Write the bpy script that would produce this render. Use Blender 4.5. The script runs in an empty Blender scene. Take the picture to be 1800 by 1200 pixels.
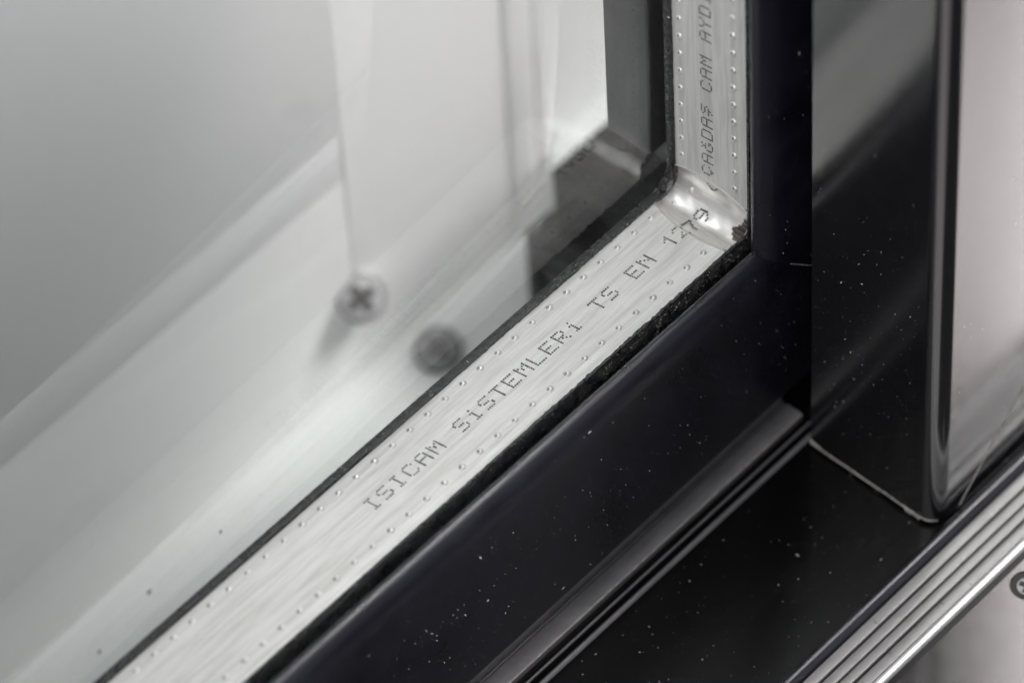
import bpy, bmesh, math, random
from mathutils import Vector, Matrix

random.seed(7)
scene = bpy.context.scene
COL = scene.collection
MM = 0.001

# ---------------------------------------------------------------- camera
RIGHT = Vector((0.6740713, -0.73766038, -0.03853631))
UP = Vector((0.59226717, 0.50856246, 0.62496706))
FWD = Vector((0.44141531, 0.44409615, -0.77969938))
CAM = Vector((-485.970, -437.056, 777.857)) * MM
cam_data = bpy.data.cameras.new('camera')
cam_data.lens = 200.0
cam_data.sensor_width = 36.0
cam_data.clip_start = 0.01
cam_data.clip_end = 50.0
cam_data.dof.use_dof = True
cam_data.dof.focus_distance = 0.999
cam_data.dof.aperture_fstop = 10.5
cam_data.dof.aperture_blades = 0
cam = bpy.data.objects.new('camera', cam_data)
M = Matrix.Identity(4)
for i in range(3):
    M[i][0] = RIGHT[i]; M[i][1] = UP[i]; M[i][2] = -FWD[i]; M[i][3] = CAM[i]
cam.matrix_world = M
COL.objects.link(cam)
scene.camera = cam

# ---------------------------------------------------------------- world, lamps, exposure
world = bpy.data.worlds.new('World')
scene.world = world
world.use_nodes = True
bg = world.node_tree.nodes['Background']
bg.inputs[0].default_value = (0.93, 0.96, 1.0, 1)
bg.inputs[1].default_value = 0.22

def softbox(name, loc, target, sx, sy, radiance, color, spread=180.0):
    l = bpy.data.lights.new(name, 'AREA')
    l.shape = 'RECTANGLE'; l.size = sx; l.size_y = sy
    l.energy = radiance * math.pi * sx * sy
    l.color = color
    l.spread = math.radians(spread)
    o = bpy.data.objects.new(name, l)
    o.location = loc
    d = Vector(target) - Vector(loc)
    o.rotation_euler = d.to_track_quat('-Z', 'Y').to_euler()
    COL.objects.link(o)
    return o

softbox('softbox_back', (0.50, 0.52, 0.86), (0, 0, 0), 0.75, 0.75, 0.15, (1.0, 0.985, 0.97))
softbox('softbox_front', (0.55, -0.59, 0.73), (0.06, -0.11, -0.05), 0.16, 0.16, 11.0, (1.0, 0.945, 0.95))
softbox('fill_right', (0.38, -0.14, 0.34), (0.055, 0.09, -0.09), 0.30, 0.30, 1.05, (1.0, 0.99, 0.98), 32.0)  # added fill that brightens the pale frame behind the glass
softbox('fill_top', (-0.022, 0.0, 0.165), (-0.01, 0.01, -0.03), 0.08, 0.08, 8.5, (0.97, 0.99, 1.0))  # added fill close over the corner, out of view, for falloff along the bar
softbox('fill_camera', (-0.98, -0.42, 1.15), (0, 0.02, -0.02), 1.1, 1.1, 2.9, (1.0, 0.99, 0.985))  # added broad fill from the camera side for background and upright bar

scene.view_settings.view_transform = 'Standard'
scene.view_settings.look = 'None'
scene.view_settings.exposure = 0.55
scene.view_settings.gamma = 1.0
scene.view_settings.use_curve_mapping = False
scene.cycles.use_denoising = True
scene.cycles.max_bounces = 9
scene.cycles.transparent_max_bounces = 12
scene.cycles.glossy_bounces = 8
scene.cycles.sample_clamp_indirect = 6.0

# ---------------------------------------------------------------- materials
def new_mat(name):
    m = bpy.data.materials.new(name)
    m.use_nodes = True
    nt = m.node_tree
    return m, nt, nt.nodes['Principled BSDF']

def noise_chain(nt, scale_vec, detail=4.0, scale=1.0, rough=0.6):
    tc = nt.nodes.new('ShaderNodeTexCoord')
    mp = nt.nodes.new('ShaderNodeMapping')
    mp.inputs['Scale'].default_value = scale_vec
    nt.links.new(tc.outputs['Object'], mp.inputs['Vector'])
    n = nt.nodes.new('ShaderNodeTexNoise')
    n.inputs['Scale'].default_value = scale
    n.inputs['Detail'].default_value = detail
    n.inputs['Roughness'].default_value = rough
    nt.links.new(mp.outputs['Vector'], n.inputs['Vector'])
    return n

def ramp(nt, src, stops):
    r = nt.nodes.new('ShaderNodeValToRGB')
    els = r.color_ramp.elements
    while len(els) < len(stops):
        els.new(0.5)
    for e, (p, c) in zip(els, stops):
        e.position = p
        e.color = c if len(c) == 4 else (*c, 1)
    nt.links.new(src, r.inputs['Fac'])
    return r

def mix_col(nt, a, b, fac, mode='MULTIPLY'):
    mx = nt.nodes.new('ShaderNodeMix')
    mx.data_type = 'RGBA'; mx.blend_type = mode
    if isinstance(fac, float):
        mx.inputs[0].default_value = fac
    else:
        nt.links.new(fac, mx.inputs[0])
    nt.links.new(a, mx.inputs[6])
    nt.links.new(b, mx.inputs[7])
    return mx.outputs[2]

def aluminium(name, axis, base=(0.69, 0.685, 0.675), rough=0.55, metal=0.25):
    """mill-finish aluminium with drawing streaks along the bar axis"""
    m, nt, p = new_mat(name)
    fine = [9000.0, 9000.0, 9000.0]; fine['XYZ'.index(axis)] = 160.0
    broad = [900.0, 900.0, 900.0]; broad['XYZ'.index(axis)] = 45.0
    n1 = noise_chain(nt, fine, 3.0)
    n2 = noise_chain(nt, broad, 4.0)
    c1 = ramp(nt, n1.outputs['Fac'], [(0.3, [base[0]*0.80, base[1]*0.80, base[2]*0.79]), (0.62, base)])
    c2 = ramp(nt, n2.outputs['Fac'], [(0.30, (0.76, 0.745, 0.72)), (0.56, (1, 1, 1))])
    nt.links.new(mix_col(nt, c1.outputs[0], c2.outputs[0], 1.0), p.inputs['Base Color'])
    p.inputs['Metallic'].default_value = metal
    r = ramp(nt, n1.outputs['Fac'], [(0.25, [rough+0.12]*3), (0.7, [rough-0.06]*3)])
    nt.links.new(r.outputs[0], p.inputs['Roughness'])
    b = nt.nodes.new('ShaderNodeBump')
    b.inputs['Strength'].default_value = 0.18
    b.inputs['Distance'].default_value = 0.0001
    nt.links.new(n1.outputs['Fac'], b.inputs['Height'])
    nt.links.new(b.outputs[0], p.inputs['Normal'])
    return m

def plain(name, col, rough, metallic=0.0, ior=1.5, var=0.15, vscale=300.0, bump=0.0, bscale=4000.0, coat=0.0, rvar=0.06):
    m, nt, p = new_mat(name)
    n = noise_chain(nt, (vscale,)*3, 5.0)
    c = ramp(nt, n.outputs['Fac'], [(0.3, [x*(1-var) for x in col]), (0.7, [min(1, x*(1+var)) for x in col])])
    nt.links.new(c.outputs[0], p.inputs['Base Color'])
    r = ramp(nt, n.outputs['Fac'], [(0.3, [max(0.02, rough-rvar)]*3), (0.7, [min(1, rough+rvar)]*3)])
    nt.links.new(r.outputs[0], p.inputs['Roughness'])
    p.inputs['Metallic'].default_value = metallic
    p.inputs['IOR'].default_value = ior
    p.inputs['Coat Weight'].default_value = coat
    p.inputs['Coat Roughness'].default_value = 0.05
    if bump:
        nb = noise_chain(nt, (bscale,)*3, 4.0)
        b = nt.nodes.new('ShaderNodeBump')
        b.inputs['Strength'].default_value = bump
        b.inputs['Distance'].default_value = 0.0003
        nt.links.new(nb.outputs['Fac'], b.inputs['Height'])
        nt.links.new(b.outputs[0], p.inputs['Normal'])
    return m

def glass(name, tint, k=1.0):
    """clear float glass: straight-through pane with Schlick reflection on both faces"""
    m, nt, p = new_mat(name)
    nt.nodes.remove(p)
    lw = nt.nodes.new('ShaderNodeLayerWeight'); lw.inputs['Blend'].default_value = 0.5
    pw = nt.nodes.new('ShaderNodeMath'); pw.operation = 'POWER'; pw.inputs[1].default_value = 5.0
    nt.links.new(lw.outputs['Facing'], pw.inputs[0])
    ma = nt.nodes.new('ShaderNodeMath'); ma.operation = 'MULTIPLY_ADD'
    ma.inputs[1].default_value = 0.96*k; ma.inputs[2].default_value = 0.04*k
    nt.links.new(pw.outputs[0], ma.inputs[0])
    t = nt.nodes.new('ShaderNodeBsdfTransparent'); t.inputs[0].default_value = (*tint, 1)
    g = nt.nodes.new('ShaderNodeBsdfGlossy'); g.inputs['Roughness'].default_value = 0.0
    mx = nt.nodes.new('ShaderNodeMixShader')
    nt.links.new(ma.outputs[0], mx.inputs[0])
    nt.links.new(t.outputs[0], mx.inputs[1]); nt.links.new(g.outputs[0], mx.inputs[2])
    nt.links.new(mx.outputs[0], nt.nodes['Material Output'].inputs['Surface'])
    return m

MAT = {}
MAT['alu_x'] = aluminium('aluminium_brushed_along_x', 'X')
MAT['alu_z'] = aluminium('aluminium_brushed_along_z', 'Z')
MAT['alu_fold'] = aluminium('aluminium_bent', 'Y', (0.88, 0.865, 0.85), 0.33, 0.75)
MAT['alu_bump'] = aluminium('aluminium_pierced', 'Y', (0.80, 0.79, 0.775), 0.38, 0.5)
MAT['ink'] = plain('black_ink', (0.012, 0.012, 0.013), 0.6)
MAT['hole'] = plain('hole_dark', (0.02, 0.018, 0.017), 0.7)
MAT['butyl'] = plain('black_butyl', (0.008, 0.008, 0.009), 0.28, bump=0.9, bscale=1800.0)
MAT['glass_front'] = glass('float_glass', (0.985, 0.987, 0.986), 0.62)
MAT['glass_rear'] = glass('float_glass_greenish', (0.974, 0.977, 0.975), 0.72)
MAT['sash'] = plain('black_sash_foil', (0.0055, 0.0053, 0.0115), 0.34, ior=1.7, var=0.35, vscale=70.0, bump=0.10, bscale=9000.0, rvar=0.10)
MAT['gloss'] = plain('gloss_black_profile', (0.004, 0.004, 0.005), 0.16, ior=2.7, var=0.2, rvar=0.02)
MAT['sill'] = plain('black_sill', (0.002, 0.002, 0.0022), 0.2, ior=1.3, var=0.1, rvar=0.02)
MAT['rubber'] = plain('grey_rubber', (0.085, 0.082, 0.088), 0.5, bump=0.1, bscale=6000.0)
MAT['black_rubber'] = plain('black_rubber', (0.015, 0.015, 0.016), 0.55, bump=0.2, bscale=3000.0)
MAT['track'] = plain('anodised_track', (0.135, 0.129, 0.129), 0.32, ior=2.0, var=0.06)
MAT['flange'] = plain('anodised_flange', (0.115, 0.109, 0.109), 0.13, metallic=1.0, var=0.02, rvar=0.02)
MAT['trim_pale'] = plain('trim_highlight_pale', (0.80, 0.79, 0.80), 0.38, metallic=0.7, var=0.03)  # pale tone carries the lamp highlight along the bead
MAT['white'] = plain('white_plastic', (0.78, 0.78, 0.775), 0.4, var=0.02)
MAT['ledge_white'] = plain('white_plastic_dimmed', (0.52, 0.535, 0.528), 0.32, var=0.02)  # toned down so the colour carries the light falloff at lower left
MAT['panel_falloff_grey'] = plain('panel_falloff_grey', (0.64, 0.64, 0.642), 0.5, var=0.02)  # greyer than the frame, so the tone carries the glow's falloff
MAT['steel'] = plain('screw_steel', (0.16, 0.16, 0.163), 0.5, metallic=0.2)
MAT['pale_steel'] = plain('screw_zinc', (0.27, 0.265, 0.27), 0.7, metallic=0.0)
MAT['washer_grey'] = plain('grey_washer', (0.16, 0.158, 0.16), 0.5)
MAT['burr'] = plain('cut_plastic_burr', (0.32, 0.29, 0.27), 0.8, var=0.4, vscale=900.0)
MAT['dust'] = plain('dust', (0.75, 0.72, 0.70), 0.9)
MAT['tear'] = plain('torn_metal', (0.11, 0.085, 0.075), 0.45, metallic=0.6, var=0.5, vscale=1500.0)

# ---------------------------------------------------------------- helpers (all lengths in mm)
def link_mesh(name, verts, faces, mats, parent=None, smooth=True, angle=35, fmat=None):
    me = bpy.data.meshes.new(name)
    me.from_pydata([(v[0]*MM, v[1]*MM, v[2]*MM) for v in verts], [], faces)
    if not isinstance(mats, (list, tuple)):
        mats = [mats]
    for k in mats:
        me.materials.append(MAT[k])
    if fmat:
        for p, i in zip(me.polygons, fmat):
            p.material_index = i
    bm = bmesh.new(); bm.from_mesh(me)
    bmesh.ops.recalc_face_normals(bm, faces=bm.faces)
    bm.to_mesh(me); bm.free()
    if smooth:
        me.shade_smooth()
        me.set_sharp_from_angle(angle=math.radians(angle))
    o = bpy.data.objects.new(name, me)
    COL.objects.link(o)
    if parent is not None:
        o.parent = parent
        o.matrix_parent_inverse = Matrix.Identity(4)
        o.location = -parent.location if parent.parent is None else Vector((0, 0, 0))
    return o

def thing(name, label, cat, loc=(0, 0, 0), group=None):
    o = bpy.data.objects.new(name, None)
    o.empty_display_size = 0.01
    o.location = [c*MM for c in loc]
    COL.objects.link(o)
    o['label'] = label; o['category'] = cat
    if group:
        o['group'] = group
    return o

def tag(o, label, cat):
    o['label'] = label; o['category'] = cat
    return o

def arc(cx, cy, r, a0, a1, n):
    return [(cx + r*math.cos(math.radians(a0+(a1-a0)*i/n)), cy + r*math.sin(math.radians(a0+(a1-a0)*i/n))) for i in range(n+1)]

def prism(name, prof, place, a, b, mats, parent=None, segs=1, angle=35):
    """prof: closed 2D polygon (u,v); place(u,v,t) -> xyz; a, b: end position, number or function of (u,v)"""
    n = len(prof)
    verts, faces = [], []
    for s in range(segs+1):
        for (u, v) in prof:
            ta = a(u, v) if callable(a) else a
            tb = b(u, v) if callable(b) else b
            verts.append(place(u, v, ta+(tb-ta)*s/segs))
    for s in range(segs):
        for i in range(n):
            j = (i+1) % n
            faces.append((s*n+i, s*n+j, (s+1)*n+j, (s+1)*n+i))
    faces.append(tuple(range(n-1, -1, -1)))
    faces.append(tuple(segs*n+i for i in range(n)))
    return link_mesh(name, verts, faces, mats, parent, angle=angle)

def alongX(u, v, t): return (t, u, v)          # profile in (Y,Z)
def alongZ(u, v, t): return (u, v, t)          # profile in (X,Y)
def alongY(u, v, t): return (u, t, v)          # profile in (X,Z)

def rrect(u0, v0, u1, v1, r, n=4):
    return (arc(u1-r, v1-r, r, 0, 90, n) + arc(u0+r, v1-r, r, 90, 180, n)
            + arc(u0+r, v0+r, r, 180, 270, n) + arc(u1-r, v0+r, r, 270, 360, n))

def rbox(name, p0, p1, r, mat, parent=None):
    """box bevelled on all edges"""
    me = bpy.data.meshes.new(name)
    bm = bmesh.new()
    bmesh.ops.create_cube(bm, size=1.0)
    for v in bm.verts:
        v.co = Vector([(p0[i]+p1[i])/2 + v.co[i]*(p1[i]-p0[i]) for i in range(3)]) * MM
    bmesh.ops.bevel(bm, geom=list(bm.edges), offset=r*MM, segments=4, profile=0.5, affect='EDGES')
    bm.to_mesh(me); bm.free()
    me.materials.append(MAT[mat])
    me.shade_smooth(); me.set_sharp_from_angle(angle=math.radians(40))
    o = bpy.data.objects.new(name, me)
    COL.objects.link(o)
    if parent is not None:
        o.parent = parent
        o.location = -parent.location if parent.parent is None else Vector((0, 0, 0))
    return o

XL, XR, ZT = -260.0, 320.0, 230.0     # extent of the cut sample

# ================================================================ SURFACE: sill of the outer frame
ZS = -50.5
sill = thing('window_sill', 'black window sill track with grey ribs and a trim bead toned pale for its highlight under the sash', 'sill', (0, -20, -70))
prism('sill_base', rrect(-76.0, -70.0, 20.0, ZS, 0.6), alongX, XL, XR, 'sill', sill)
# raised front lip with its rounded crest
prism('sill_lip', [(-53.9, ZS+0.1)] + arc(-55.2, ZS+0.9, 0.9, 20, 160, 8) + [(-56.7, ZS+0.1)], alongX, XL, XR, 'sash', sill)
RIBS = [(-57.05, -59.15), (-59.7, -61.6), (-62.0, -63.75), (-64.3, -66.4)]
for y0, y1 in RIBS:
    prism('track_rib', rrect(y1, ZS-2.0, y0, ZS+0.6, 0.22, 3), alongX, XL, XR, 'track', sill)
prism('trim_bead', [(-66.5, ZS-0.4)] + arc(-67.35, ZS+0.35, 0.8, 10, 170, 10) + [(-68.2, ZS-0.4)], alongX, XL, XR, 'trim_pale', sill)

# flange with a countersunk hole
HX, HY, HR = 1.9, -73.7, 3.3
def flange():
    zt, y0, y1 = ZS+0.3, -69.5, -420.0
    hx, hy, hr = HX, HY, HR
    verts, faces = [], []
    N = 40
    q = 4.1
    ring = [(hx+hr*math.cos(2*math.pi*i/N), hy+hr*math.sin(2*math.pi*i/N)) for i in range(N)]
    sq = []
    for i in range(N):
        a = 2*math.pi*i/N
        k = q/max(abs(math.cos(a)), abs(math.sin(a)))
        sq.append((hx+k*math.cos(a), hy+k*math.sin(a)))
    for x, y in sq: verts.append((x, y, zt))
    for x, y in ring: verts.append((x, y, zt))
    for x, y in ring: verts.append((hx+(x-hx)*0.86, hy+(y-hy)*0.86, zt-0.8))
    for x, y in ring: verts.append((hx+(x-hx)*0.86, hy+(y-hy)*0.86, zt-6))
    for k in range(3):
        for i in range(N):
            j = (i+1) % N
            faces.append((k*N+i, k*N+j, (k+1)*N+j, (k+1)*N+i))
    def rect(xa, ya, xb, yb):
        b = len(verts)
        verts.extend([(xa, ya, zt), (xb, ya, zt), (xb, yb, zt), (xa, yb, zt)])
        faces.append((b, b+1, b+2, b+3))
    rect(XL, y1, hx-q, y0); rect(hx+q, y1, XR, y0)
    rect(hx-q, y1, hx+q, hy-q); rect(hx-q, hy+q, hx+q, y0)
    b = len(verts)
    verts.extend([(XL, y0, zt), (XR, y0, zt), (XR, y0, zt-6), (XL, y0, zt-6)])
    faces.append((b, b+1, b+2, b+3))
    return link_mesh('flange', verts, faces, 'flange', sill, smooth=False)
flange()

# rubber seal strips under the sash
prism('seal_strip', [(-9.0, ZS-0.1), (-9.0, ZS+1.2)] + arc(-11.6, ZS+1.0, 1.4, 60, 150, 8) + [(-13.2, ZS+1.0), (-13.4, ZS-0.1)], alongX, XL, 4.6, 'rubber', sill)
prism('seal_strip', rrect(-18.3, ZS-0.2, -14.7, ZS+1.9, 0.25, 3), alongX, XL, 4.2, 'rubber', sill)
prism('sill_bead', [(-21.3, ZS-0.1)] + arc(-21.9, ZS+0.1, 0.45, 10, 170, 6) + [(-22.5, ZS-0.1)], alongX, XL, 4.6, 'rubber', sill)

prism('seal_burr', rrect(-18.42, ZS+1.62, -18.28, ZS+1.86, 0.05, 2), alongX, XL, 4.0, 'burr', sill)
prism('sill_rib', rrect(-20.1, ZS-0.1, -19.7, ZS+0.35, 0.12, 2), alongX, XL, 4.6, 'rubber', sill)
prism('sill_rib', rrect(-14.3, ZS-0.1, -13.8, ZS+1.3, 0.12, 2), alongX, XL, 4.2, 'rubber', sill)

# ================================================================ SASH
sash = thing('window_sash', 'black mitred window sash frame holding the double glazing', 'window sash', (0, -15, -41))
front = -17.4
prof = ([(-13.75, 1.2)] + arc(-14.7, 2.0, 0.95, 0, 85, 5) + [(-14.7-2.7*math.sin(math.radians(a)), -3.5+6.5*math.cos(math.radians(a))) for a in range(5, 91, 5)]
        + arc(-15.8, -39.4, 1.6, 180, 270, 6)
        + [(24, -41), (24, -31), (13.4, -12.5), (13.4, -18), (-13.75, -18)])
mit = lambda u, v: -2.0 - v
prism('bottom_rail', prof, alongX, XL, mit, 'sash', sash)
prof2 = ([(-13.75, 1.2)] + arc(-14.7, 2.0, 0.95, 0, 85, 5) + [(-14.7-2.7*math.sin(math.radians(a)), -3.5+6.5*math.cos(math.radians(a))) for a in range(5, 91, 5)]
         + arc(-15.8, -39.4, 1.6, 180, 270, 6)
         + [(24, -41), (24, -14), (13.4, -14), (13.4, -18), (-13.75, -18)])
prism('side_stile', prof2, lambda u, v, t: (-2.0-v, u, t), lambda u, v: v, ZT, 'sash', sash)
# thin pale joint line of the mitre
prism('mitre_seam', [(2.0, -4.06), (2.05, -3.94), (26.0, -27.92), (25.95, -28.04)], lambda u, v, t: (u, t, v), -17.45, -17.1, 'burr', sash)
# rear glazing bead of the jamb
rbox('rear_bead', (-0.4, 13.5, 4.0), (12.0, 24.0, ZT), 0.5, 'sash', sash)
# gasket lips between bead and glass
prism('gasket', [(-13.72, -4), (-13.72, 1.1), (-14.3, 1.6), (-14.6, 1.0), (-14.6, -4)][::-1], alongX, XL, -3.0, 'black_rubber', sash)

# ================================================================ INSULATING GLASS UNIT
igu = thing('insulating_glass_unit', 'double glazed pane with printed aluminium spacer bar bent round its corner', 'double glazing', (0, 0, -10))
YR, YN = 8.3, -9.0        # spacer faces
rbox('glass_pane', (XL, 9.9, -12.0), (10.0, 13.3, ZT), 0.3, 'glass_rear', igu)
rbox('glass_pane', (XL, -13.5, -12.0), (10.0, -9.5, ZT), 0.3, 'glass_front', igu)

NV = 16
def vgrid():
    return [YN + (YR-YN)*i/NV for i in range(NV+1)]
def xend(y):
    t = (y-(YN+YR)/2)/((YR-YN)/2)
    return 7.1 - 1.6*abs(t)**2.4

def spacer(name, horizontal):
    verts, faces = [], []
    ys = vgrid()
    for y in ys:
        e = xend(y)
        w = 0.45*max(0, abs((y-(YN+YR)/2)/((YR-YN)/2))-0.93)/0.07   # rolled edges
        for s in (e, e+0.5, 60.0, 260.0 if horizontal else ZT):
            verts.append((-s, y, -w) if horizontal else (w, y, s))
    n = 4
    for i in range(NV):
        for k in range(3):
            faces.append((i*n+k, (i+1)*n+k, (i+1)*n+k+1, i*n+k+1))
    # side walls and back
    b = len(verts)
    for y in (YN, YR):
        for s in (0.5, 260.0 if horizontal else ZT):
            verts.append((-s, y, -6.5) if horizontal else (6.5, y, s))
    L = NV*n
    faces.append((0, 1, 2, 3, b+1, b))
    faces.append((L, L+1, L+2, L+3, b+3, b+2))
    faces.append((b, b+1, b+3, b+2))
    return link_mesh(name, verts, faces, 'alu_x' if horizontal else 'alu_z', igu, angle=50)
bar_h = spacer('spacer_bar', True)
bar_v = spacer('spacer_bar', False)

def fold_pt(y, t, lift=0.0):
    """t 0..1 from the bottom bar to the upright bar; y across"""
    e = xend(y)
    c = 0.51*e
    r = math.hypot(e-c, c)
    a0 = math.atan2(-c, -(e-c)) + 2*math.pi
    a1 = math.atan2(e-c, c) + 2*math.pi
    a = a0 + (a1-a0)*t
    r -= lift
    return (-c + r*math.cos(a), y, c + r*math.sin(a))

def make_fold():
    verts, faces = [], []
    NT = 28
    ys = vgrid()
    for y in ys:
        for k in range(NT+1):
            x, yy, z = fold_pt(y, k/NT)
            t = (y-(YN+YR)/2)/((YR-YN)/2)
            wob = 0.07*math.sin(y*0.9+k*0.5)*math.sin(math.pi*k/NT) + 0.05*math.sin(y*2.1-k*0.9)*math.sin(math.pi*k/NT)
            d = Vector((x+3.6, 0, z-3.6)).normalized()
            x += d.x*wob; z += d.z*wob
            if k in (0, NT):     # raised lip of the crease
                pass
            verts.append((x, yy, z))
    n = NT+1
    for i in range(NV):
        for k in range(NT):
            faces.append((i*n+k, (i+1)*n+k, (i+1)*n+k+1, i*n+k+1))
    return link_mesh('corner_fold', verts, faces, 'alu_fold', igu, angle=60)
fold = make_fold()
# crease lips
for t, nm in ((0.0, 'fold_crease'), (1.0, 'fold_crease')):
    verts, faces = [], []
    ys = [YN+0.3 + (YR-YN-0.6)*i/40 for i in range(41)]
    for y in ys:
        x, yy, z = fold_pt(y, t)
        for k in range(6):
            a = math.pi*2*k/6
            verts.append((x+0.17*math.cos(a), y, z+0.17*math.sin(a)))
    for i in range(40):
        for k in range(6):
            faces.append((i*6+k, i*6+(k+1) % 6, (i+1)*6+(k+1) % 6, (i+1)*6+k))
    link_mesh(nm, verts, faces, 'alu_fold', igu)
# torn, ribbed end of the fold at the front
def tear():
    verts, faces, fm = [], [], []
    cuts = [0.30, 0.345, 0.36, 0.41, 0.42, 0.47, 0.49, 0.525, 0.535, 0.60, 0.66]
    n = len(cuts)-1
    for i in range(n):
        t0, t1 = cuts[i], cuts[i+1]
        mid = 1-abs((i+0.5)/n-0.45)*1.2
        ya, yb = YN+0.1, YN+0.5+2.3*mid+random.uniform(-0.25, 0.25)
        b = len(verts)
        for (t, y, l) in ((t0, ya, 0.14), (t1, ya, 0.30), (t1, yb, 0.26), (t0, yb, 0.12)):
            verts.append(fold_pt(y, t, l))
        faces.append((b, b+1, b+2, b+3)); fm.append(1 if t1-t0 < 0.03 else 0)
    return link_mesh('torn_edge', verts, faces, ['tear', 'hole'], igu, smooth=False, fmat=fm)
tear()

# butyl seals: uneven black strips along the spacer sides
def butyl(name, horizontal, y0, y1, seed, z_top=0.12, amp=0.3, depth=-7.5, step=None):
    rnd = random.Random(seed)
    S0 = 0.0
    S1 = 255.0 if horizontal else ZT
    N = 420
    verts, faces = [], []
    ph = [rnd.uniform(0, 6.28) for _ in range(6)]
    for i in range(N+1):
        s = S0 + (S1-S0)*i/N
        ease = 1.0 if s < 60 else 0.35
        w = sum(math.sin(s*f+p) for f, p in zip((0.21, 0.55, 1.3, 2.9, 5.1, 7.7), ph))/6*amp*ease
        j = rnd.uniform(-1, 1)*amp*0.35*ease
        inner = y0 + (w+j)*0.55*(1 if y1 > y0 else -1)*-1
        zt = z_top + abs(w)*0.5 + rnd.uniform(0, 0.12)*ease
        if step and s > step[0]:
            inner += (y1-y0)*step[1]*min(1, (s-step[0])/2)
        pts = [(inner, z_top*0.2), ((inner*2+y1)/3, zt), ((inner+2*y1)/3, zt*0.9), (y1, z_top*0.5), (y1, depth), (y0, depth)]
        for (yy, zz) in pts:
            verts.append((-s, yy, zz) if horizontal else (-zz, yy, s))
    n = 6
    for i in range(N):
        for k in range(n):
            faces.append((i*n+k, i*n+(k+1) % n, (i+1)*n+(k+1) % n, (i+1)*n+k))
    faces.append(tuple(range(n))); faces.append(tuple(N*n+k for k in range(n))[::-1])
    return link_mesh(name, verts, faces, 'butyl', igu, angle=60)
butyl('butyl_seal', True, YR-0.1, 9.89, 1, amp=0.35, step=(78.0, 0.15))
butyl('butyl_seal', False, YR-0.1, 9.89, 2, amp=0.3)
butyl('butyl_seal', True, YN-0.02, -9.49, 3, z_top=-0.15, amp=0.45)
butyl('butyl_seal', False, YN-0.02, -9.49, 4, z_top=-0.15, amp=0.12)
# lump of butyl squeezed out at the bend
def blob(name, c, r, mat, parent, seed, n=3):
    rnd = random.Random(seed)
    bm = bmesh.new()
    bmesh.ops.create_icosphere(bm, subdivisions=n, radius=1.0)
    for v in bm.verts:
        k = 1 + 0.18*math.sin(v.co.x*5+seed)*math.sin(v.co.y*4+1)+0.12*math.sin(v.co.z*9+seed*2)+rnd.uniform(-0.05, 0.05)
        v.co = Vector((c[0]+v.co.x*r[0]*k, c[1]+v.co.y*r[1]*k, c[2]+v.co.z*r[2]*k))*MM
    me = bpy.data.meshes.new(name); bm.to_mesh(me); bm.free()
    me.materials.append(MAT[mat]); me.shade_smooth()
    o = bpy.data.objects.new(name, me); COL.objects.link(o)
    if parent:
        o.parent = parent; o.location = -parent.location
    return o
blob('butyl_lump', (-1.6, 8.5, 1.6), (1.9, 0.62, 1.9), 'butyl', igu, 5)
blob('butyl_lump', (-0.8, 8.55, 3.6), (1.1, 0.5, 1.8), 'butyl', igu, 6)

# ---------------- perforation bumps (one shared mesh per bar)
def bump_mesh(name, frame):
    """frame(u,v,n)->xyz, u = along bar away from the corner"""
    R, H, NS = 0.70, 0.42, 14
    rings = [(1.0, -0.02), (0.86, 0.10), (0.62, 0.26), (0.34, 0.34)]
    verts, faces, fm = [], [], []
    for k, (rr, h) in enumerate(rings):
        for i in range(NS):
            a = 2*math.pi*i/NS
            verts.append((R*rr*math.cos(a)*1.1, R*rr*math.sin(a), h*H/0.34))
    for k in range(3):
        for i in range(NS):
            j = (i+1) % NS
            faces.append((k*NS+i, k*NS+j, (k+1)*NS+j, (k+1)*NS+i)); fm.append(0)
    verts.append((0, 0, H*1.02)); c = len(verts)-1
    for i in range(NS):
        faces.append((3*NS+i, 3*NS+(i+1) % NS, c)); fm.append(0)
    # pierced slot on the side away from the corner
    b = len(verts); hu, hr = 0.42, 0.22
    for i in range(10):
        a = 2*math.pi*i/10
        u, v = hu+hr*math.cos(a)*1.05, hr*math.sin(a)
        rad = math.hypot(u/1.1, v)/R
        h = 0
        for (r0, h0), (r1, h1) in zip(rings, rings[1:]):
            if r1 <= rad <= r0:
                h = h0+(h1-h0)*(r0-rad)/(r0-r1)
        if rad < 0.34: h = 0.345
        verts.append((u, v, max(h, 0)*H/0.34+0.035))
    faces.append(tuple(range(b, b+10))); fm.append(1)
    return link_mesh(name, [frame(*p) for p in verts], faces, ['alu_bump', 'hole'], None, angle=70, fmat=fm)

bump_h = bump_mesh('perforation_bump', lambda u, v, n: (-u, v, n))
bump_v = bump_mesh('perforation_bump', lambda u, v, n: (-n, v, u))
X0, Z0, PITCH, DY = 8.62, 9.75, 4.5, 6.18
def place_bump(proto, first, loc, parent, s=1.0):
    o = proto if first else proto.copy()
    if not first:
        COL.objects.link(o)
    o.parent = parent
    o.location = [c*MM for c in loc]
    o.scale = (s, s, s)
first = True
for i in range(0, 34):
    for sgn in (1, -1):
        place_bump(bump_h, first, (-(X0+PITCH*i), sgn*DY, 0.0), bar_h, random.uniform(0.92, 1.08)); first = False
first = True
for i in range(0, 16):
    for sgn in (1, -1):
        place_bump(bump_v, first, (0.0, sgn*DY, Z0+PITCH*i), bar_v, random.uniform(0.92, 1.08)); first = False
# bumps caught in the bend
for (y, t, s) in ((5.2, 0.86, 0.7), (4.6, 0.56, 0.9), (6.2, 0.30, 0.7)):
    o = bump_h.copy(); COL.objects.link(o)
    o.parent = fold; p = fold_pt(y, t, 0.0); o.location = [c*MM for c in p]
    o.rotation_euler = (0, -t*math.radians(150)+math.radians(20), 0); o.scale = (s, s, s)
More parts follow.
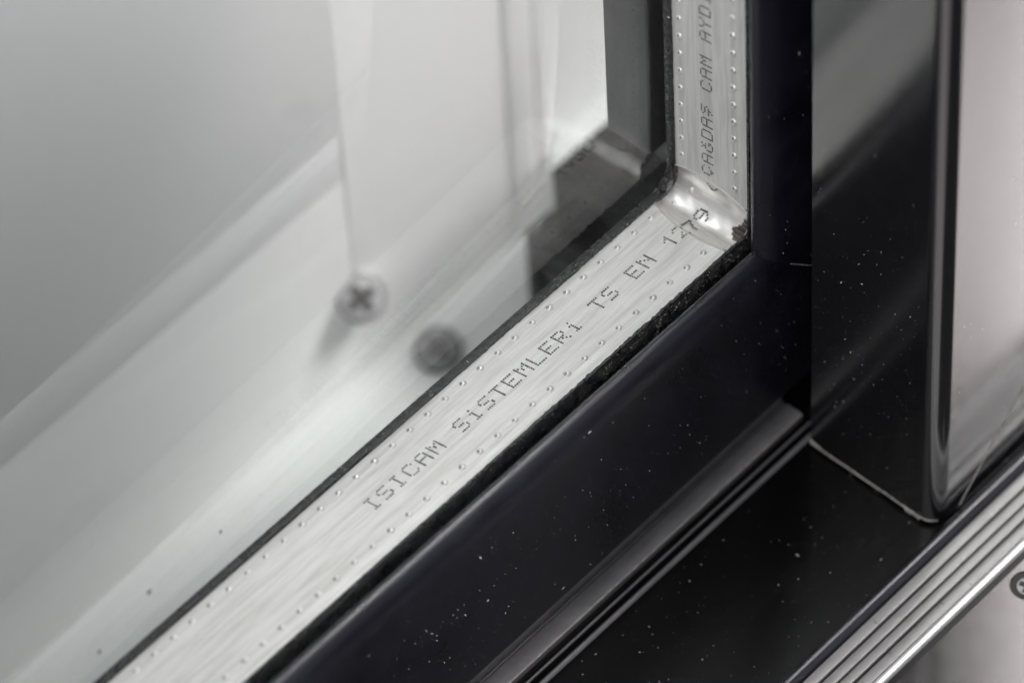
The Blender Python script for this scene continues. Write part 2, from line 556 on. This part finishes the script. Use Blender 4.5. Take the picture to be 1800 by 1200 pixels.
# slag: the upright's lowest front bump sits just above the crease
o = bump_v.copy(); COL.objects.link(o); o.parent = bar_v; o.location = (0, -DY*MM, (Z0-0.2)*MM*0.98)
bpy.data.objects.remove(o)

# ---------------- dot-matrix printing
FONT = {
 'I': ["01110","00100","00100","00100","00100","00100","01110"],
 'S': ["01111","10000","10000","01110","00001","00001","11110"],
 'C': ["01110","10001","10000","10000","10000","10001","01110"],
 'A': ["01110","10001","10001","11111","10001","10001","10001"],
 'M': ["10001","11011","10101","10101","10001","10001","10001"],
 'i': ["00100","00000","01100","00100","00100","00100","01110"],
 'T': ["11111","00100","00100","00100","00100","00100","00100"],
 'E': ["11111","10000","10000","11110","10000","10000","11111"],
 'L': ["10000","10000","10000","10000","10000","10000","11111"],
 'R': ["11110","10001","10001","11110","10100","10010","10001"],
 'N': ["10001","11001","10101","10011","10001","10001","10001"],
 '1': ["00100","01100","10100","00100","00100","00100","00100"],
 '2': ["01110","10001","00001","00010","00100","01000","11111"],
 '7': ["11111","00001","00010","00010","00100","00100","00100"],
 '9': ["01110","10001","10001","01111","00001","00010","01100"],
 '(': ["00010","00100","01000","01000","01000","00100","00010"],
 'c': ["01110","10001","10000","10000","10001","01110","00100"],
 'g': ["01010","00100","01110","10000","10011","10001","01110"],
 'D': ["11110","10001","10001","10001","10001","10001","11110"],
 's': ["01111","10000","01110","00001","11110","00100","01000"],
 'Y': ["10001","10001","01010","00100","00100","00100","00100"],
}
TEXT = "ISICAM SiSTEMLERi TS EN 1279(cAgDAs CAM AYDIN"
CW, DU, DV, DR = 3.222, 0.50, 0.405, 0.212
def letter(ch, mapper, parent):
    g = FONT[ch]
    verts, faces = [], []
    for r, row in enumerate(g):
        for c, bit in enumerate(row):
            if bit != '1':
                continue
            u = (c-2)*DU + (3-r)*0.0 + random.uniform(-0.02, 0.02)
            v = (3-r)*DV + random.uniform(-0.015, 0.015)
            u += (r-3)*0.065
            b = len(verts)
            rr = DR*random.uniform(0.88, 1.1)
            for k in range(8):
                a = 2*math.pi*k/8
                verts.append(mapper(u+rr*math.cos(a), v+rr*math.sin(a)))
            faces.append(tuple(range(b, b+8)))
    return link_mesh('letter', verts, faces, 'ink', parent, smooth=False)

for k, ch in enumerate(TEXT):
    if ch == ' ':
        continue
    if k <= 24:
        xc = -87.6 + CW*k
        letter(ch, lambda u, v, xc=xc: (xc+u, 0.15+v, 0.02), bar_h)
    elif k <= 28:
        tc = {25: 0.02, 26: 0.17, 27: 0.37, 28: 0.78}[k]
        if k == 25:
            def mp(u, v):
                x = -7.6+u
                if x < -xend(v+0.15): return (x, 0.15+v, 0.02)
                return fold_pt(0.15+v, (x+xend(v+0.15))/14.0+0.005, 0.03)
        else:
            def mp(u, v, tc=tc): return fold_pt(0.15+v, tc+u/15.0, 0.14)
        letter(ch, mp, fold)
    else:
        zc = 9.9 + 3.235*(k-29)
        letter(ch, lambda u, v, zc=zc: (-0.02, 0.15+v, zc+u), bar_v)

# ================================================================ GLOSSY PROFILE AT THE RIGHT
ZF, XP, YB, YFR, RC = -49.4, 0.5, -23.0, -53.2, 3.6
jam = thing('cover_profile', 'upright glossy black frame profile with rough cut foot at the right', 'frame profile', (XP, -38, ZF))
pf = [(XP+0.7, YB), (XP, YB-0.7)] + arc(XP+RC, YFR+RC, RC, 180, 270, 14) + [(70, YFR), (70, YB)]
prism('profile_body', pf, alongZ, ZF, ZT, 'gloss', jam)
# ragged pale burr along the sawn foot
def burr_edge():
    verts, faces = [], []
    N = 110
    rnd = random.Random(11)
    ya, yb = YB-0.5, YFR+0.6
    for i in range(N+1):
        t = i/N
        y = ya + (yb-ya)*t
        x = XP - 0.06 if y > YFR+RC else XP+RC-math.sqrt(max(0, RC**2-(y-YFR-RC)**2))-0.06
        w = 0.40+0.10*math.sin(t*23)+rnd.uniform(-0.10, 0.15) + (0.9*(1-t/0.10) if t < 0.10 else 0)
        hang = rnd.uniform(0, 0.25) + (rnd.uniform(0, 1.0) if 0.78 < t < 0.9 else 0)
        verts += [(x, y, ZF+w), (x-0.10, y, ZF+w*0.4), (x-0.02, y, ZF-hang)]
    for i in range(N):
        for k in range(2):
            faces.append((i*3+k, i*3+k+1, (i+1)*3+k+1, (i+1)*3+k))
    return link_mesh('burr_edge', verts, faces, 'burr', jam)
burr_edge()
# diagonal weld seam on the front face
prism('weld_seam', [(7.2, ZF+0.1), (7.5, ZF+0.1), (70.0, ZF+64.4), (70.0, ZF+64.75)], lambda u, v, t: (u, t, v), YFR-0.10, YFR+0.1, 'burr', jam)
prism('weld_groove', [(7.6, ZF+0.1), (7.85, ZF+0.1), (70.0, ZF+64.0), (70.0, ZF+64.3)], lambda u, v, t: (u, t, v), YFR-0.05, YFR+0.1, 'hole', jam)
prism('profile_foot', [(7.0, YFR+0.3), (70, YFR+0.3), (70, YB-3), (7.0, YB-3)], alongZ, ZS+0.03, ZF-0.02, 'sill', jam)

# ================================================================ BACKGROUND: made-up white frame standing in for pale reflections in the panes
YF = 90.0
wf = thing('reflection_frame', 'made-up white frame behind the glass standing in for pale reflections in the panes', 'window frame', (0, 100, -240))
# stile: stepped vertical strips
rbox('stile', (-4.4, YF+0.22, -116.7), (40.5, 130, 75), 0.08, 'white', wf)
rbox('stile_ridge', (40.6, YF-0.7, -116.7), (48.4, 129, 75), 1.0, 'white', wf)
rbox('stile_edge', (48.5, YF-0.3, -116.7), (52.4, 129, 75), 0.8, 'white', wf)
rbox('stile_return', (52.5, YF+12, -160.0), (120, 128, 75), 0.8, 'white', wf)
# bottom rail with a soft shoulder rising into the panel
sh = [(YF+0.3+0.3*(0.5-0.5*math.cos(math.pi*k/32)), -112.0+54.0*k/32) for k in range(33)]
prism('rail', [(YF+0.3, -116.8)] + sh + [(128, -58.0), (128, -116.8)], alongX, -420, 6.0, 'white', wf)
# grey panel above, its upper field set a little back
rbox('panel', (-420, YF+0.35, -44.0), (6.0, 128, 74), 0.3, 'panel_falloff_grey', wf)
rbox('panel_step', (-420, YF+0.6, -57.9), (6.0, 128, -44.1), 0.2, 'panel_falloff_grey', wf)

br = thing('dark_reflection_block', 'made-up dark stepped block standing in for the dark reflection beside the spacer corner', 'reflection_block', (40, 52, -117))  # no such part: its shape draws the dark reflection in the panes
rbox('reflection_block_step', (31.4, 55.0, -116.9), (90.0, 70.0, -71.0), 0.9, 'sill', br)
rbox('reflection_block_step', (22.8, 55.2, -116.9), (31.3, 69.8, -82.0), 0.9, 'sill', br)

ledge = tag(rbox('reflection_ledge', (-420, 25.5, -140.0), (160, 131, -117.0), 1.5, 'ledge_white'),
            'made-up pale greenish ledge standing in for a pale band reflected in the panes', 'ledge')  # added for the pale reflected band

def screw(name, loc, normal, r, mat, label, spin, boss=None):
    z = Vector(normal).normalized()
    t = thing(name, label, 'screw', loc, 'screws behind the glass')
    q = z.to_track_quat('Z', 'Y')
    t.rotation_euler = q.to_euler()
    # domed head
    verts, faces = [], []
    NS = 36
    prof = [(1.0, 0.0), (1.0, 0.12), (0.95, 0.20), (0.80, 0.26), (0.55, 0.30), (0.30, 0.31)]
    for rr, h in prof:
        for i in range(NS):
            a = 2*math.pi*i/NS
            verts.append((r*rr*math.cos(a), r*rr*math.sin(a), r*h))
    for k in range(len(prof)-1):
        for i in range(NS):
            j = (i+1) % NS
            faces.append((k*NS+i, k*NS+j, (k+1)*NS+j, (k+1)*NS+i))
    verts.append((0, 0, r*0.315)); c = len(verts)-1
    for i in range(NS):
        faces.append(((len(prof)-1)*NS+i, (len(prof)-1)*NS+(i+1) % NS, c))
    h = link_mesh('screw_head', verts, faces, mat, None)
    h.parent = t; h.location = (0, 0, 0)
    L, W = 0.68*r, 0.21*r
    z1 = 0.33*r
    cr = [(L, W), (W, W), (W, L), (-W, L), (-W, W), (-L, W), (-L, -W), (-W, -W), (-W, -L), (W, -L), (W, -W), (L, -W)]
    cs, sn = math.cos(spin), math.sin(spin)
    cr = [(x*cs-y*sn, x*sn+y*cs) for x, y in cr]
    v2 = [(x, y, z1) for x, y in cr] + [(x, y, z1-0.3*r) for x, y in cr]
    f2 = [tuple(range(12))] + [(i, (i+1) % 12, 12+(i+1) % 12, 12+i) for i in range(12)]
    s = link_mesh('cross_recess', v2, f2, 'hole', None, smooth=False)
    s.parent = t; s.location = (0, 0, 0)
    w = link_mesh('washer', [(r*1.16*math.cos(2*math.pi*i/36), r*1.16*math.sin(2*math.pi*i/36), zz) for zz in (0.12, 0.32) for i in range(36)],
                  [tuple(range(36, 72))] + [(i, (i+1) % 36, 36+(i+1) % 36, 36+i) for i in range(36)], 'hole' if mat == 'steel' else 'washer_grey', None, smooth=False)
    w.parent = t; w.location = (0, 0, 0)
    if boss:
        b = link_mesh('boss', [(r*k*math.cos(2*math.pi*i/36), r*k*math.sin(2*math.pi*i/36), zz) for zz, k in ((0.05, 1.12), (-7.0, 1.10)) for i in range(36)],
                      [tuple(range(36))] + [(i, (i+1) % 36, 36+(i+1) % 36, 36+i) for i in range(36)], boss, None)
        b.parent = t; b.location = (0, 0, 0)
    return t
def at(px, py, ax, val):
    """point of the place on a plane, from where it stands in the photograph (1800 px wide)"""
    d = RIGHT*((px-900)/10000.0) + UP*(-(py-600)/10000.0) + FWD
    k = 'XYZ'.index(ax)
    c = CAM/MM
    return c + d*((val-c[k])/d[k])
# specks of butyl left on the rear pane
for px, py, rr in ((262, 1040, 0.42), (175, 1145, 0.36), (388, 934, 0.28)):
    q = at(px, py, 'Y', 9.85)
    blob('butyl_speck', (q.x, 9.85, q.z), (rr, 0.12, rr*1.3), 'butyl', igu, px, 2)
p = at(770, 615, 'Z', -114.6)
screw('screw', p, (-0.30, -0.32, 0.9), 4.3, 'steel', 'dark cross-head screw standing in for a flange screw reflected in the glass', 0.6, 'ledge_white')  # stands in for a mirror image of a flange screw
p = at(635, 525, 'Y', YF-3.0)
screw('screw', p, (-0.42, -0.46, 0.8), 4.4, 'pale_steel', 'paler cross-head screw standing in for the fainter second reflection of a flange screw', 0.6, 'white')  # paler copy put in for the second, fainter mirror image

screw('screw', (HX, HY, ZS-0.6), (0, 0, 1.0), 2.4, 'pale_steel', 'dark screw sunk in the grey flange at the right edge of the picture', 0.3)

# ================================================================ DUST
def dust(name, pts, label, shape=(1, 1, 1)):
    verts, faces = [], []
    for (c, r) in pts:
        b = len(verts)
        st = [1, 1, 1]
        if random.random() < 0.07:
            st[random.randrange(3)] = 5
        for d in ((1, 0, 0), (-1, 0, 0), (0, 1, 0), (0, -1, 0), (0, 0, 1), (0, 0, -1)):
            k = random.uniform(0.6, 1.4)
            verts.append((c[0]+d[0]*r*k*st[0], c[1]+d[1]*r*k*st[1], c[2]+d[2]*r*k*st[2]))
        for f in ((0, 2, 4), (2, 1, 4), (1, 3, 4), (3, 0, 4), (2, 0, 5), (1, 2, 5), (3, 1, 5), (0, 3, 5)):
            faces.append(tuple(b+i for i in f))
    o = link_mesh(name, verts, faces, 'dust', None, smooth=False)
    o['kind'] = 'stuff'; o['label'] = label; o['category'] = 'dust'
    return o
def rad():
    return min(0.09, 0.0155*math.exp(random.expovariate(1.75)))
pts = []
for _ in range(520):        # sash face
    pts.append(((random.uniform(-120, 10), -17.42, random.uniform(-38, 1)), rad()))
for _ in range(140):
    x = random.uniform(-105, -70); pts.append(((x, -17.42, random.gauss(-22, 7)), rad()))
for _ in range(60):
    pts.append(((random.uniform(-4, 7), -17.42, random.uniform(0, 60)), rad()*0.8))
dust('dust_on_sash', pts, 'pale dust specks on the black sash face')
pts = []
for _ in range(420):        # black sill
    pts.append(((random.uniform(-100, 20), random.uniform(-53, -24), ZS+0.03), rad()*1.15))
for _ in range(220):
    pts.append(((random.uniform(-60, 25), random.gauss(-54.9, 0.9), ZS+1.6-random.uniform(0, 1)), rad()*0.7))
for _ in range(150):
    pts.append(((random.uniform(-95, -40), random.uniform(-18.2, -14.8), ZS+1.95), rad()*0.6))
dust('dust_on_sill', pts, 'pale dust specks on the black sill and its seal')
pts = []
for _ in range(330):        # profile, left face
    pts.append(((XP-0.02, random.uniform(-48, -24), random.triangular(-48, 50, -20)), rad()*0.9))
for _ in range(60):
    pts.append(((random.uniform(6, 35), YFR-0.03, random.uniform(-45, 50)), rad()*0.7))
dust('dust_on_profile', pts, 'pale dust specks on the glossy black profile')
pts = []
for _ in range(420):        # butyl and spacer edges
    x = -abs(random.gauss(0, 45))
    pts.append(((x, random.choice((8.3, 9.0, 9.7))+random.uniform(-.2, .15), 0.12+random.uniform(0, .2)), rad()*0.8))
for _ in range(700):  # glints of the near butyl put in as pale specks
    x = -abs(random.gauss(0, 45))
    pts.append(((x*0.6, -9.5, random.triangular(-5.5, 0.1, -1.0)), rad()*1.2))
for _ in range(150):
    pts.append(((-0.15-random.uniform(0, .2), random.uniform(8.3, 9.8), abs(random.gauss(0, 30))), rad()*0.8))
for _ in range(260):
    pts.append(((-abs(random.gauss(0, 50))-8, random.uniform(-8.5, 8), 0.02), rad()*0.55))
dust('dust_and_glints_on_seal', pts, 'dust and put-in glint specks along the black butyl seal and the spacer')
